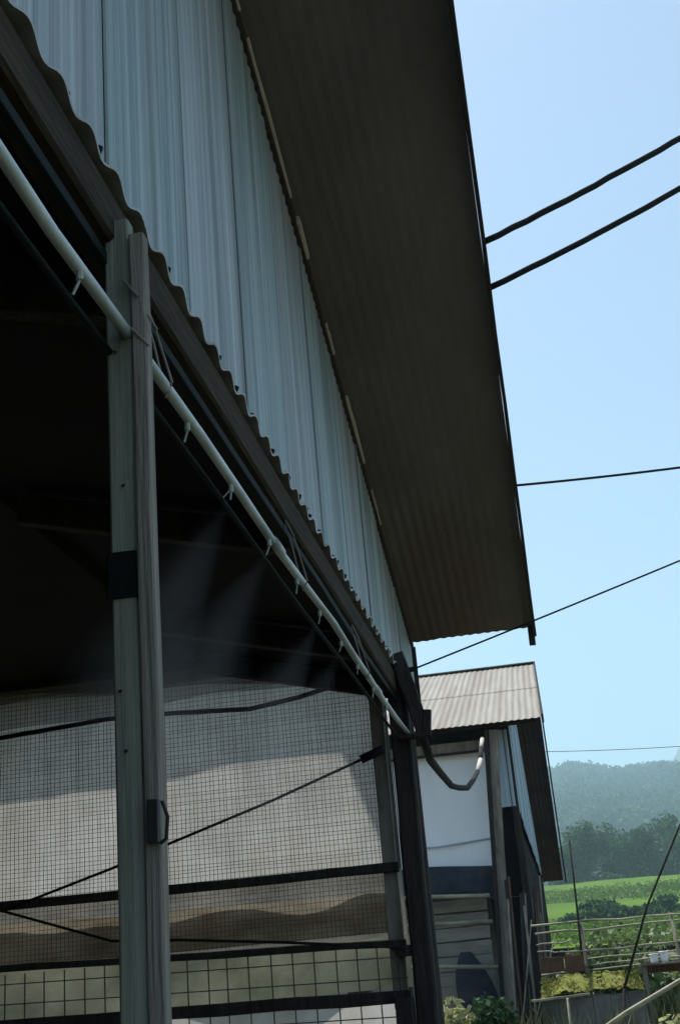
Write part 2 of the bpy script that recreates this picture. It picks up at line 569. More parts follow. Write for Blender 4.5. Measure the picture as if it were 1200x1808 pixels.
n = 7000
yy = rng.uniform(196, 214, n)
xx = yy * rng.uniform(-.01, .125, n)
hh = (1.6 + 1.2 * np.sin(xx * .9) * np.sin(xx * .37 + 1)) * rng.random(n) ** .7
me = quads_mesh('undergrowth', np.stack([xx, yy, np.array([gz(a) for a in yy]) + .2 + hh], axis=1), rng.uniform(.15, .38, n), 'leaf_tree')
tag(link('undergrowth', me), 'dark scrub filling the foot of the tree row beyond the field', 'undergrowth', kind='stuff')

# dark bushes in the field
def bush(loc, r, h, n, m, label, name='field_bush', group=None, leaf=.12, cat='bush'):
    t = root(name, loc, label, cat, group)
    d = rng.normal(size=(n, 3))
    d /= np.linalg.norm(d, axis=1)[:, None]
    lob = rng.normal(size=(7, 3)) * .45
    p = (d * (rng.random((n, 1)) ** .4) * .55 + lob[rng.integers(0, 7, n)]) * np.array([r, r, h * .5]) + np.array([0, 0, h * .5])
    p[:, 2] = np.maximum(p[:, 2], .03)
    me = quads_mesh('foliage', p, rng.uniform(.6, 1.2, n) * leaf, m, aspect=1.4)
    c = bpy.data.objects.new('foliage', me)
    COL.objects.link(c)
    c.parent = t
    b = MB()
    for k in range(6):
        a = random.uniform(0, 6.28)
        b.tube([(0, 0, -.1), (math.cos(a) * r * .2, math.sin(a) * r * .2, h * .35), (math.cos(a) * r * .55, math.sin(a) * r * .55, h * .7)], .02 * max(1, h * .6), 5, .006)
    me = bpy.data.meshes.new('stem')
    me.from_pydata(b.v, [], b.f)
    me.materials.append(M['bark'])
    c = bpy.data.objects.new('stem', me)
    COL.objects.link(c)
    c.parent = t
    return t


fb = [(.6, 86, 1.1, .8), (1.9, 88, 1.5, 1.3), (3.2, 92, 1.7, 1.5), (4.8, 90, 1.5, 1.2), (6.4, 95, 1.6, 1.2), (8.3, 92, 1.4, 1.0)]
for k, (x, y, r, h) in enumerate(fb):
    bush((x, y, gz(y)), r, h, 900, 'leaf_tree', ORD[k] + ' dark rounded bush from the far shed at the foot of the field', group='dark bushes in the field', leaf=.2)

# ------------------------------------------------------------------ main building
RK = 0.32                      # roof fall along +Y
RY1, RZ1 = 10.60, 4.37         # low end of the roof (underside)
RIDGE_Y = 1.0


def rz(y):
    return RZ1 + RK * (RY1 - y) if y >= RIDGE_Y else RZ1 + RK * (RY1 - RIDGE_Y) - RK * (RIDGE_Y - y)


house = root('poultry_house', (-4.5, 1.0, 0), 'tall farm building with blue-grey zinc wall and deep dark roof overhang', 'building')
HL = Vector((-4.5, 1.0, 0))


def part(b, name, m, parent, smooth=False):
    """vertices are given in world space; shift them into the root's frame"""
    r = parent
    while r.parent is not None:
        r = r.parent
    off = Vector(r.location)
    me = bpy.data.meshes.new(name)
    me.from_pydata([(x - off.x, y - off.y, z - off.z) for x, y, z in b.v], [], b.f)
    me.materials.append(M[m] if isinstance(m, str) else m)
    if smooth:
        me.polygons.foreach_set("use_smooth", [True] * len(me.polygons))
    me.update()
    ob = bpy.data.objects.new(name, me)
    COL.objects.link(ob)
    ob.parent = parent
    return ob


un = Vector((0, 1, -RK)).normalized()
nn = Vector((0, RK, 1)).normalized()
slope_len = math.hypot(RY1 - RIDGE_Y, RK * (RY1 - RIDGE_Y))

# roof: the hidden main field as one part, overhanging sheets as single pieces
b = MB()
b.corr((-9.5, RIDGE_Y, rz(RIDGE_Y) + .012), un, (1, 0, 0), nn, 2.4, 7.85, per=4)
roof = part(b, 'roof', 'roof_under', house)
b = MB()
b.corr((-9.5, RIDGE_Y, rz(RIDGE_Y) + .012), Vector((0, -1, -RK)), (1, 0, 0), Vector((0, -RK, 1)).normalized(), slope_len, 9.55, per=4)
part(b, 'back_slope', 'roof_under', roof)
b = MB()
b.bar((-9.5, RIDGE_Y, rz(RIDGE_Y) + .04), (.06, RIDGE_Y, rz(RIDGE_Y) + .04), .35, .02)
part(b, 'ridge_cap', 'roof_under', roof)
rows = 5
for r in range(rows):
    for c in range(2):
        x0 = -1.66 + c * .845
        w = .865
        l0 = slope_len * r / rows
        l1 = slope_len * (r + 1) / rows + (.12 if r < rows - 1 else 0)
        oo = Vector((x0, RIDGE_Y, rz(RIDGE_Y) + .012)) + un * l0 + nn * (-.006 * (rows - r) / rows * 2 + .003 * c + .012)
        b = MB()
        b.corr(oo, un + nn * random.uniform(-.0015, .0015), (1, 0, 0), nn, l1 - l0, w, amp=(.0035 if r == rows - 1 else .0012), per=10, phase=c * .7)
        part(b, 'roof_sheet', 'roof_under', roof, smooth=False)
# rake board along the outer edge and the stub at its low end
b = MB()
b.bar((.062, RIDGE_Y, rz(RIDGE_Y) - .02), (.062, RY1 + .02, RZ1 - .01), .025, .11, wob=.003, seg=14)
part(b, 'rake_board', 'dark_wood', house)
b = MB()
b.bar((.035, RY1 - .01, RZ1 + .06), (.030, RY1 - .01, RZ1 - .135), .055, .05, hint=(0, 1, 0))
part(b, 'rake_bracket', 'dark_wood', house)
# pale strips standing in for light leaks at the wall head, in broken lengths
for (a, e, w) in ((4.2, 4.85, .022), (5.0, 5.95, .022), (6.1, 6.38, .035), (6.9, 7.15, .02), (7.55, 8.2, .03), (8.5, 8.9, .016)):
    b = MB()
    b.bar((-.972, a, rz(a) - .035), (-.975, e, rz(e) - .035), w, w * 1.1, wob=.003, seg=5)
    part(b, 'light_leak_strip', 'pale_wood', house)
# wall head plate, dark, behind the pale strips
b = MB()
b.bar((-1.0, RIDGE_Y, rz(RIDGE_Y) - .05), (-1.0, RY1 - .05, RZ1 + .016 - .05), .05, .06)
part(b, 'wall_plate', 'dark_wood', house)

# blue-grey zinc wall: single lapped sheets, seams every 0.84 m
edges = [2.88 + .8425 * k for k in range(-3, 10)]
edges = [e for e in edges if e < 10.5] + [10.56]
for k in range(len(edges) - 1):
    y0, y1 = edges[k], edges[k + 1]
    zb = 2.66 if y1 < 3.8 else 3.80
    dx = .004 * (k % 2) + random.uniform(-.002, .002)
    gap = random.choice((.003, .005, .007))

    def lens(d, y0=y0, zb=zb):
        return (0, rz(y0 + d) - .02 - zb)
    b = MB()
    b.corr((-1.0 + dx, y0 + gap, zb), (0, random.uniform(-.002, .002), 1), (0, 1, random.uniform(-.003, .003)), (1, 0, 0), 1, y1 - y0 - gap, pitch=.0702, amp=.0042, per=8, lens=lens)
    part(b, 'wall_sheet', 'zinc_wall' if k % 2 else 'zinc_wall_b', house)
    # a slim lap strip whose edge stands proud at the seam
    b = MB()
    b.bar((-.993 + dx, y0 + .014, zb), (-.993 + dx, y0 + .014, rz(y0) - .03), .012, .004, hint=(1, 0, 0))
    part(b, 'lap_edge', 'zinc_wall', house)
b = MB()
for y0, y1 in ((-7.6, edges[0]),):
    b.corr((-1.0, y0, 2.66), (0, 0, 1), (0, 1, 0), (1, 0, 0), 1, y1 - y0, pitch=.0702, amp=.0042, per=4, lens=lambda d: (0, rz(-7.6 + d) - .02 - 2.66))
part(b, 'wall_sheet', 'zinc_wall', house)
# dark lining behind the seams, floors and remaining walls of the upper storey
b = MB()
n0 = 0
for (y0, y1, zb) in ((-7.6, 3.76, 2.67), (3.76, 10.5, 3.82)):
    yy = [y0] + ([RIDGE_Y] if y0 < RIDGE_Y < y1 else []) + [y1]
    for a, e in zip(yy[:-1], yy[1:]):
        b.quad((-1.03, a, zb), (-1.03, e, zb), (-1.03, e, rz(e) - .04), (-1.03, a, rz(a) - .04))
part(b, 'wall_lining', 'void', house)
b = MB()
b.box(-9.2, -1.045, 3.20, 3.24, 2.64, 4.2)
b.quad((-9.2, 3.22, 4.2), (-1.045, 3.22, 4.2), (-1.045, 3.22, rz(3.22) - .03), (-9.2, 3.22, rz(3.22) - .03))
part(b, 'end_wall', 'zinc_wall', house)
b = MB()
b.box(-9.25, -9.2, -7.6, 3.2, 0, 4.2)
part(b, 'back_wall', 'zinc_wall', house)
b = MB()
b.box(-9.2, -1.045, -7.65, -7.6, 0, 4.2)
part(b, 'near_end_wall', 'zinc_wall', house)
for (x, y) in ((-1.09, 10.42), (-1.09, 8.6), (-1.09, 6.8), (-1.09, 5.0)):
    b = MB()
    b.bar((x, y, gz(y) - .1), (x, y, 3.80), .11, .11, hint=(0, 1, 0))
    part(b, 'stilt', 'dark_wood', house)
b = MB()
b.bar((-1.06, 3.9, 3.81), (-1.06, 10.5, 3.81), .06, .09)
part(b, 'girt', 'dark_wood', house)
# corner board at the wall's far end
b = MB()
b.bar((-.985, 10.585, 3.78), (-.985, 10.585, 4.34), .04, .04, hint=(0, 1, 0))
part(b, 'corner_board', 'dark_wood', house)

# low canopy: corrugated sheets, their scalloped edge towards the path
EX, EZ = -.393, 2.5
cu = Vector((-.62, 0, .17)).normalized()
cn = Vector((.17, 0, .62)).normalized()
b = MB()
b.bar((-.425, -6.0, 2.455), (-.425, 3.72, 2.455), .045, .065, wob=.004, seg=24)
canopy = part(b, 'eave_beam', 'brown_beam', house)
y = 3.815
k = 0
while y > -4.5:
    b = MB()
    off = Vector((random.uniform(-.003, .003), 0, 0))
    b.corr(Vector((EX, y - .85, EZ + .002 * (k % 2))) + off, cu, (0, 1, 0), cn, .72, .865, pitch=.0852, amp=random.uniform(.006, .0082), th=.003, per=10, phase=random.uniform(-.5, .5))
    part(b, 'canopy_sheet', 'canopy_zinc', canopy)
    y -= .85
    k += 1
# nail heads on the ridges of the canopy edge
k = 0
while k < 46:
    yy = 3.70 - k * .0852 * (2 if k % 3 else 1) * .6 + random.uniform(-.01, .01)
    b = MB()
    b.tube([(-.402, yy, 2.508), (-.399, yy, 2.514 + random.uniform(-.003, .003))], .0045, 6)
    part(b, 'nail', 'rubber', canopy)
    k += 1
# rafters under the canopy and the dark ceiling of the pen
for yy in (-2.2, -.4, .6, 1.35, 2.3, 3.2, 3.68):
    b = MB()
    b.bar((-.43, yy, 2.44), (-.985, yy, 2.585), .04, .06)
    part(b, 'rafter', 'dark_wood', canopy)
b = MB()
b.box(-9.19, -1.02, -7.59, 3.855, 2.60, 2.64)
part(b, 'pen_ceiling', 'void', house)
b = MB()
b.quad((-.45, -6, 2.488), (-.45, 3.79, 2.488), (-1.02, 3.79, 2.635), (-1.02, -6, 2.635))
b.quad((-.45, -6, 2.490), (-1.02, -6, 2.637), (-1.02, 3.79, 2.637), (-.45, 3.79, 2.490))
part(b, 'canopy_shade_sheet', 'void', canopy)  # black sheet added to deepen the shade under the canopy
b = MB()
b.bar((-.413, -5, 2.401), (-.413, 3.70, 2.401), .010, .016, wob=.002, seg=14)
part(b, 'inner_rail', 'teal', house)
b = MB()
n0 = len(b.v)
for dz in (0, .004):                      # flat unseen strip added to shape the shadow line on the cloth
    b.v += [(-.42, 3.78, 2.494 + dz), (-.42, 3.843, 2.494 + dz), (-1.10, 3.900, 2.680 + dz), (-1.10, 3.78, 2.680 + dz)]
b.f += [(3, 2, 1, 0), (4, 5, 6, 7), (0, 1, 5, 4), (1, 2, 6, 5), (2, 3, 7, 6), (3, 0, 4, 7)]
part(b, 'shadow_edge_strip', 'canopy_zinc', house)
b = MB()
ex = [-3.5 + 2.49 * i / 40 for i in range(41)]
for x in ex:
    ye = float(np.interp(x, [-3.5, -1.75, -1.45, -1.25, -1.0], [3.893, 3.889, 3.886, 3.880, 3.870])) + random.uniform(-.0015, .0015)
    b.v += [(x, 3.84, 2.594), (x, ye, 2.594), (x, ye, 2.598), (x, 3.84, 2.598)]
for i in range(40):
    for j in range(4):
        q, q2 = i * 4 + j, i * 4 + (j + 1) % 4
        b.f.append((q, q2, q2 + 4, q + 4))
part(b, 'shadow_edge_strip', 'canopy_zinc', house)  # unseen strip added at the ceiling edge to smooth the cloth's shadow line
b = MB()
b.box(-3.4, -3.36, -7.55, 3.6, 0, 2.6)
part(b, 'light_block_wall', 'void', house)  # added black wall that keeps light out of the pen

# ------------------------------------------------------------------ water pipe under the canopy
PX, PZ = -.389, 2.304
pipe = root('water_pipe', (PX, 1.3, PZ), 'white plastic water pipe running under the low canopy', 'pipe')
b = MB()
b.tube([(PX + random.uniform(-.003, .003), y, PZ + random.uniform(-.003, .003) - .004 * math.sin(y * 2)) for y in np.linspace(-1.5, 3.70, 22)], .0070, 14)
part(b, 'tube', 'pvc', pipe, smooth=True)
for y in (-.4, .72, 1.95, 3.1):
    b = MB()
    b.tube([(PX, y - .03, PZ), (PX, y + .03, PZ)], .0086, 14)
    part(b, 'coupling', 'pvc', pipe, smooth=True)
b = MB()
b.tube([(PX - .020, y, PZ - .022 + .003 * math.sin(y * 5)) for y in np.linspace(-1.5, 3.66, 30)], .0042, 8)
part(b, 'lower_tube', 'teal', pipe, smooth=True)
for y in (1.042, 1.42, 1.641, 1.886, 2.106, 2.321, 2.562, 2.779, 3.02, 3.25):
    b = MB()
    b.tube([(PX, y, PZ - .008), (PX, y, PZ - .019)], .0038, 8)
    ll = random.uniform(.010, .018)
    b.tube([(PX, y, PZ - .019), (PX - .003 + random.uniform(-.004, .003), y + random.uniform(-.004, .004), PZ - .019 - ll)], .0015, 6)
    if random.random() < .4:
        b.tube([(PX, y, PZ - .014), (PX - .010, y - .010, PZ - .030)], .0009, 5)
    part(b, 'drinker_nipple', 'nipple', pipe)
for (y, l) in ((2.15, .10), (2.9, .11), (1.32, .12), (.55, .13)):
    b = MB()
    b.tube([(-.415, y, 2.43), (-.405, y + .02, 2.43 - l * .5), (-.389, y + .01, PZ - .014), (-.378, y, PZ), (-.395, y - .015, 2.43 - l * .4), (-.412, y - .01, 2.43)], .0016, 5)
    part(b, 'hanger', 'weathered', pipe)

# fine water mist blown from the drinker line's nozzles
mm = bpy.data.materials.new('mist_air')
mm.use_nodes = True
nt = mm.node_tree
for n_ in list(nt.nodes):
    if n_.type == 'BSDF_PRINCIPLED':
        nt.nodes.remove(n_)
pv = nt.nodes.new('ShaderNodeVolumePrincipled')
pv.inputs['Color'].default_value = (0.97, 0.98, 1.0, 1)
pv.inputs['Density'].default_value = 0.22
pv.inputs['Anisotropy'].default_value = 0.3
nt.links.new(pv.outputs[0], nt.nodes['Material Output'].inputs['Volume'])
jets = [(y, random.uniform(-.16, .02), random.uniform(.85, 1.15)) for y in (1.641, 1.886, 2.321, 2.562, 2.95)]
mist = None
for (rf, lf) in ((1.15, 1.1), (.95, 1.0), (.77, .93), (.6, .85), (.44, .74), (.29, .6)):
    b = MB()
    for (y, dy, sj) in jets:
        lk, rk = .40 * lf * sj, .085 * rf * sj
        p0 = Vector((PX - .006, y, PZ - .033))
        ax = Vector((-.45, -.2 + dy, -.86)).normalized()
        n0 = len(b.v)
        a1 = ax.orthogonal().normalized()
        a2 = ax.cross(a1)
        prof = ((0, .03), (.12, .2), (.3, .45), (.5, .72), (.68, .92), (.82, 1.0), (.93, .8), (1.0, .35))
        for t, q in prof:
            p = p0 + ax * lk * t + Vector((0, 0, -.02 * t * t))
            for j in range(16):
                an = j * math.pi / 8
                b.v.append(tuple(p + (a1 * math.cos(an) + a2 * math.sin(an)) * rk * q * (1 + .10 * math.sin(3 * an + y * 9 + rf * 4))))
        for k in range(len(prof) - 1):
            for j in range(16):
                q = n0 + k * 16 + j
                q2 = n0 + k * 16 + (j + 1) % 16
                b.f.append((q, q2, q2 + 16, q + 16))
        b.f.append(tuple(n0 + j for j in range(15, -1, -1)))
        b.f.append(tuple(n0 + (len(prof) - 1) * 16 + j for j in range(16)))
    if mist is None:
        mist = tag(b.build('mist', mm), 'fine water mist drifting down from the pipe nozzles', 'mist', kind='stuff')
    else:
        o = part(b, 'mist_core', mm, mist)
        o["kind"] = "stuff"

# ------------------------------------------------------------------ near double post
post = root('support_post', (-.392, 1.2, 0), 'grey-green double timber post under the low canopy, wrapped with dark tape', 'post')
b = MB()
b.bar((-.4005, 1.195, 0), (-.3985, 1.195, 2.45), .028, .022, hint=(0, 1, 0), wob=.0008, seg=16)
part(b, 'plank', 'grey_post', post)
b = MB()
b.bar((-.3775, 1.19, 0), (-.3735, 1.19, 2.425), .0175, .020, hint=(0, 1, 0), wob=.0008, seg=18)
part(b, 'stake', 'grey_stake', post)
b = MB()
b.bar((-.4, 1.195, 1.995), (-.399, 1.195, 2.045), .034, .028, hint=(0, 1, 0), wob=.0004, seg=4)
part(b, 'tape_band', 'teal', post)
for (x, z) in ((-.402, 2.28), (-.396, 2.12), (-.404, 1.90), (-.399, 1.84)):
    b = MB()
    b.tube([(x, 1.186, z), (x, 1.180, z - .002)], .0016, 6)
    part(b, 'nail', 'black', post)
b = MB()
b.bar((-.3725, 1.177, 1.748), (-.3715, 1.177, 1.788), .011, .010, hint=(0, 1, 0))
b.tube([(-.361, 1.17, 1.785), (-.356, 1.17, 1.77), (-.358, 1.17, 1.75), (-.364, 1.17, 1.746)], .002, 6)
part(b, 'latch', 'black', post)
b = MB()
b.tube([(-.416, 1.182, 2.345), (-.40, 1.178, 2.325), (-.38, 1.176, 2.30), (-.362, 1.18, 2.278)], .0014, 5)
b.tube([(-.39, 1.178, 2.365), (-.372, 1.176, 2.34)], .0018, 5)
b.tube([(-.362, 1.178, 2.315), (-.352, 1.178, 2.295)], .0016, 5)
part(b, 'tie_wire', 'weathered', post)

# ------------------------------------------------------------------ netted end wall of the pen (faces the path's length)
YC = 3.75
net = root('netted_wall', (-1.8, YC, 0), 'end wall of the pen in cream cloth and wire mesh between dark rails', 'wall')
XL, XR = -3.35, -.455


def cloth(b, x0, x1, zlo, zhi, y, nx=40, nz=8, wave=.012, k=9.0):
    def fn(u, v):
        x = x0 + (x1 - x0) * u
        lo = zlo(x) if callable(zlo) else zlo
        hi = zhi(x) if callable(zhi) else zhi
        return (x, y + wave * math.sin(k * x) * math.sin(3 * v + x * 2), lo + (hi - lo) * v)
    b.grid(fn, nx, nz)
    return b


b = MB()
cloth(b, XL, XR - .02, 1.93, 2.595, YC + .02, wave=.003, k=5)
part(b, 'cream_cloth', 'cloth', net, smooth=True)
M['top_shade_strip'] = mat('top_shade_strip', (0.012, 0.012, 0.012), (0.03, 0.03, 0.028), rough=0.95, scale=30, alpha=.5, spec=0.0)  # dark translucent strips added to put shade on the cloth's top
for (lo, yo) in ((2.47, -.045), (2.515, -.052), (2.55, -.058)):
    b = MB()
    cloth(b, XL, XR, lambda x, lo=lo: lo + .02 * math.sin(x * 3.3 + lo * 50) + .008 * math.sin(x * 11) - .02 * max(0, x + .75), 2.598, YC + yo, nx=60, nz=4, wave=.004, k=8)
    part(b, 'top_shade_strip', 'top_shade_strip', net, smooth=True)
b = MB()
b.bar((-.485, YC + .0, 1.55), (-.478, YC + .0, 2.5), .042, .02, hint=(0, 1, 0), wob=.002, seg=8)
part(b, 'edge_batten', 'weathered', net)
b = MB()
cloth(b, XL, XR, 1.745, 1.93, YC + .04, nx=70, nz=8, wave=.006, k=14)
part(b, 'brown_drape', 'cloth_brown', net, smooth=True)


def fold_top(x):
    return 1.872 + .006 * math.sin(x * 3.1 + .6) + .003 * math.sin(x * 11)


b = MB()
cloth(b, -1.7, -.50, lambda x: 1.755, fold_top, YC + .012, nx=60, nz=6, wave=.0015, k=20)
part(b, 'folded_sheet', 'cloth_fold', net, smooth=True)
b = MB()
cloth(b, XL, XR, 1.605, 1.745, YC + .05, nx=50, nz=5, wave=.01)
part(b, 'green_cloth', 'cloth_green', net, smooth=True)
b = MB()
cloth(b, XL, XR - .05, .9, 1.575, YC + .03, nx=50, nz=8, wave=.012)
part(b, 'lower_cloth', 'cloth', net, smooth=True)
b = MB()
b.box(XL, XR, YC + .0, YC + .03, .02, .9)
part(b, 'kick_board', 'weathered', net)
for (za, zb, w) in ((1.937, 1.928, .026), (1.80, 1.722, .020), (1.612, 1.583, .034), (2.655, 2.60, .05)):
    b = MB()
    b.bar((XL, YC - .022, za + (za - zb) * 1.3 * 0), (XR, YC - .022, zb), .03, w, wob=.0025, seg=16)
    part(b, 'rail', 'dark_wood', net)
# fine wire mesh, too fine to pick apart
b = MB()
x = -1.95
while x < XR - .03:
    b.bar((x, YC - .004, 1.75), (x + random.uniform(-.004, .004), YC - .004, 2.58), .0013, .0013, hint=(0, 1, 0), wob=.0016, seg=7)
    x += .0132 + random.uniform(-.0012, .0012)
z = 1.76
while z < 2.58:
    b.bar((-1.95, YC - .006, z), (XR - .02, YC - .006, z + random.uniform(-.005, .005)), .0012, .0012, wob=.0016, seg=12)
    z += .0132 + random.uniform(-.0012, .0012)
fm = part(b, 'fine_mesh', 'wire', net)
fm["kind"] = "stuff"
# coarse welded mesh below
x = -1.95
while x < XR - .01:
    b = MB()
    b.bar((x, YC - .03, .95), (x + random.uniform(-.004, .004), YC - .03, 1.735), .0034, .0034, hint=(0, 1, 0))
    part(b, 'mesh_wire', 'wire', net)
    x += .0615 + random.uniform(-.003, .003)
for z in (1.695, 1.64, 1.54, 1.48):
    b = MB()
    b.bar((-1.95, YC - .034, z + .02), (XR, YC - .034, z - .01), .0032, .0032)
    part(b, 'mesh_wire', 'wire', net)

# cable and cords strung across the netted wall
b = MB()
pts = [(-1.9, 3.70, 2.40), (-1.68, 3.70, 2.432), (-1.307, 3.70, 2.452), (-1.1, 3.70, 2.446), (-.854, 3.69, 2.428), (-.70, 3.69, 2.446), (-.54, 3.68, 2.476)]
b.tube(pts, .0075, 8)
tag(b.build('black_cable', 'rubber', smooth=True), 'thick black cable sagging across the grey cloth of the netted wall', 'cable')
b = MB()
b.tube([(-1.637, 3.69, 1.914), (-1.3, 3.69, 2.003), (-1.138, 3.69, 2.052), (-.80, 3.69, 2.15), (-.495, 3.69, 2.25)], .0042, 6)
b.tube([(-.53, 3.685, 2.238), (-.46, 3.685, 2.262)], .013, 8)
tag(b.build('tie_rope', 'rubber', smooth=True), 'thin dark cord slanting up across the cream cloth to the corner post', 'cord')
b = MB()
b.tube([(-1.8, 3.685, 1.93), (-1.637, 3.685, 1.914), (-1.302, 3.685, 1.80), (-1.10, 3.685, 1.785), (-.8, 3.685, 1.752), (-.453, 3.685, 1.708)], .0042, 6)
tag(b.build('low_cord', 'rubber', smooth=True), 'thin dark cord falling to the lower rail of the netted wall', 'cord')

# ------------------------------------------------------------------ corner post with brace
cp = root('corner_post', (-.421, 3.73, 0), 'dark wooden corner post with slanting brace at the end of the canopy', 'post')
b = MB()
b.bar((-.423, 3.715, 0), (-.405, 3.715, 2.52), .058, .055, hint=(0, 1, 0), wob=.002, seg=12)
part(b, 'upright', 'dark_wood', cp)
b = MB()
b.bar((-.392, 3.665, 2.535), (-.335, 3.665, 2.285), .042, .03, hint=(0, 1, 0), wob=.002, seg=6)
part(b, 'brace', 'dark_wood', cp)
b = MB()
b.bar((-.318, 3.66, 2.355), (-.326, 3.66, 2.28), .022, .03, hint=(0, 1, 0), wob=.002, seg=3)
part(b, 'brace_block', 'dark_wood', cp)
b = MB()
b.bar((-.405, 3.66, 2.285), (-.33, 3.66, 2.283), .03, .012)
part(b, 'strut', 'dark_wood', cp)
b = MB()
b.tube([(-.375, 3.66, 2.48), (-.345, 3.66, 2.482)], .008, 6)
part(b, 'hook', 'rubber', cp)
b = MB()
b.bar((-.475, 3.71, 1.70), (-.44, 3.71, 1.70), .03, .03)
part(b, 'peg', 'dark_wood', cp)
b = MB()
b.bar((-.485, 3.70, 1.0), (-.47, 3.70, 1.58), .05, .04, hint=(0, 1, 0))
part(b, 'lower_block', 'dark_wood', cp)

# hose from the corner post to the shed
hose = root('hanging_hose', (-.351, 3.75, 2.28), 'black hose drooping from the corner post to the far shed, frayed white near its end', 'hose')
hp = [(-.345, 3.67, 2.30), (-.40, 4.5, 2.35), (-.455, 5.5, 2.462), (-.515, 6.9, 2.60), (-.551, 8.0, 2.742), (-.58, 9.3, 2.92), (-.601, 10.5, 3.15), (-.622, 11.7, 3.40)]
b = MB()
b.tube(hp, .014, 8, .022)
part(b, 'hose', 'rubber', hose, smooth=True)
b = MB()
b.tube([(-.622, 11.7, 3.40), (-.637, 12.8, 3.68)], .022, 8, .024)
part(b, 'white_sleeve', 'pale_wood', hose, smooth=True)
b = MB()
b.tube([(-.637, 12.8, 3.68), (-.645, 13.4, 3.9)], .022, 8, .024)
part(b, 'black_sleeve', 'rubber', hose, smooth=True)
b = MB()
b.tube([(-.645, 13.4, 3.9), (-.65, 14.0, 4.10)], .022, 8, .024)
part(b, 'white_sleeve', 'pale_wood', hose, smooth=True)

# ------------------------------------------------------------------ far shed
SE_Y, SE_Z, SK, SR_Y, SF_Y = 14.0, 4.262, .364, 18.6, 25.8
SR_Z = SE_Z + SK * (SR_Y - SE_Y)
SX = .02
shed = root('far_shed', (-2.5, 19, gz(19)), 'smaller shed behind with pale corrugated roof and white front panel', 'building')


def sz(y):
    return SE_Z + SK * (y - SE_Y) if y <= SR_Y else SR_Z - SK * (y - SR_Y)


su = Vector((0, -1, -SK)).normalized()
sn = Vector((0, -SK, 1)).normalized()
fu = Vector((0, 1, -SK)).normalized()
fn_ = Vector((0, SK, 1)).normalized()
nl = math.hypot(SR_Y - SE_Y, SR_Z - SE_Z)
fl = nl * (SF_Y - SR_Y) / (SR_Y - SE_Y)
b = MB()
b.bar((-5.2, SR_Y, SR_Z + .012), (SX + .01, SR_Y, SR_Z + .012), .22, .012)
sroof = part(b, 'roof', 'pale_roof', shed)
x = SX
k = 0
while x > -5:
    x0 = x - .84
    for r in range(2):
        b = MB()
        st = nl * r / 2
        b.corr(Vector((x0 - .02, SR_Y, SR_Z)) + su * st + sn * (.008 - r * .006 + .003 * (k % 2)), su, (1, 0, 0), sn, nl / 2 + (.1 if r == 0 else random.uniform(-.02, .03)), .86, amp=.0042, per=8)
        part(b, 'roof_sheet', 'pale_roof', sroof)
    b = MB()
    b.corr(Vector((x0 - .02, SR_Y, SR_Z)) + fn_ * (.004 + .003 * (k % 2)), fu, (1, 0, 0), fn_, fl, .86, amp=.004, per=6)
    part(b, 'roof_sheet', 'shed_under_shade', sroof)
    x = x0
    k += 1
b = MB()
b.bar((SX + .015, SE_Y, SE_Z - .01), (SX + .015, SR_Y, SR_Z - .01), .025, .10)
part(b, 'rake_board', 'dark_wood', shed)
b = MB()
b.bar((SX + .015, SR_Y, SR_Z - .01), (SX + .05, SF_Y, sz(SF_Y) - .01), .025, .10)
part(b, 'rake_board', 'dark_wood', shed)
# eave purlin and fascia at the front
b = MB()
b.bar((-5, 14.22, 4.285), (-.05, 14.22, 4.285), .05, .06)
part(b, 'purlin', 'dark_wood', shed)
b = MB()
b.bar((-5, 14.36, 4.12), (-.66, 14.36, 4.10), .03, .11)
part(b, 'fascia', 'weathered', shed)
b = MB()
b.bar((-5, 14.34, 4.045), (-.66, 14.34, 4.028), .03, .025)
part(b, 'fascia_rail', 'dark_wood', shed)
# white front panels
for (a, e) in ((-3.6, -1.72), (-1.71, -.66)):
    b = MB()
    cloth(b, a, e, 2.72, 4.07, 14.42, nx=14, nz=10, wave=.012, k=6)
    part(b, 'front_panel', 'white_panel', shed, smooth=True)
b = MB()
b.tube([(-1.7, 14.405, 3.05), (-1.3, 14.40, 3.035), (-.68, 14.405, 3.075)], .010, 6)
part(b, 'panel_seam', 'blue_sheet', shed)
# leaning front post and the inner corner post
b = MB()
b.bar((-.82, 14.15, gz(14) - .1), (-.612, 14.15, 4.22), .045, .06, hint=(0, 1, 0), wob=.003, seg=8)
part(b, 'post', 'dark_wood', shed)
b = MB()
b.bar((-.765, 14.2, gz(14) - .1), (-.53, 14.2, 4.22), .10, .05, hint=(0, 1, 0), wob=.004, seg=8)
part(b, 'post', 'weathered', shed)
b = MB()
b.bar((-.40, 14.5, gz(14) - .1), (-.40, 14.5, 4.35), .08, .08, hint=(0, 1, 0))
part(b, 'post', 'dark_wood', shed)
b = MB()
b.bar((-.40, 25.2, gz(25) - .1), (-.40, 25.2, sz(25.2) - .05), .08, .08, hint=(0, 1, 0))
part(b, 'post', 'dark_wood', shed)
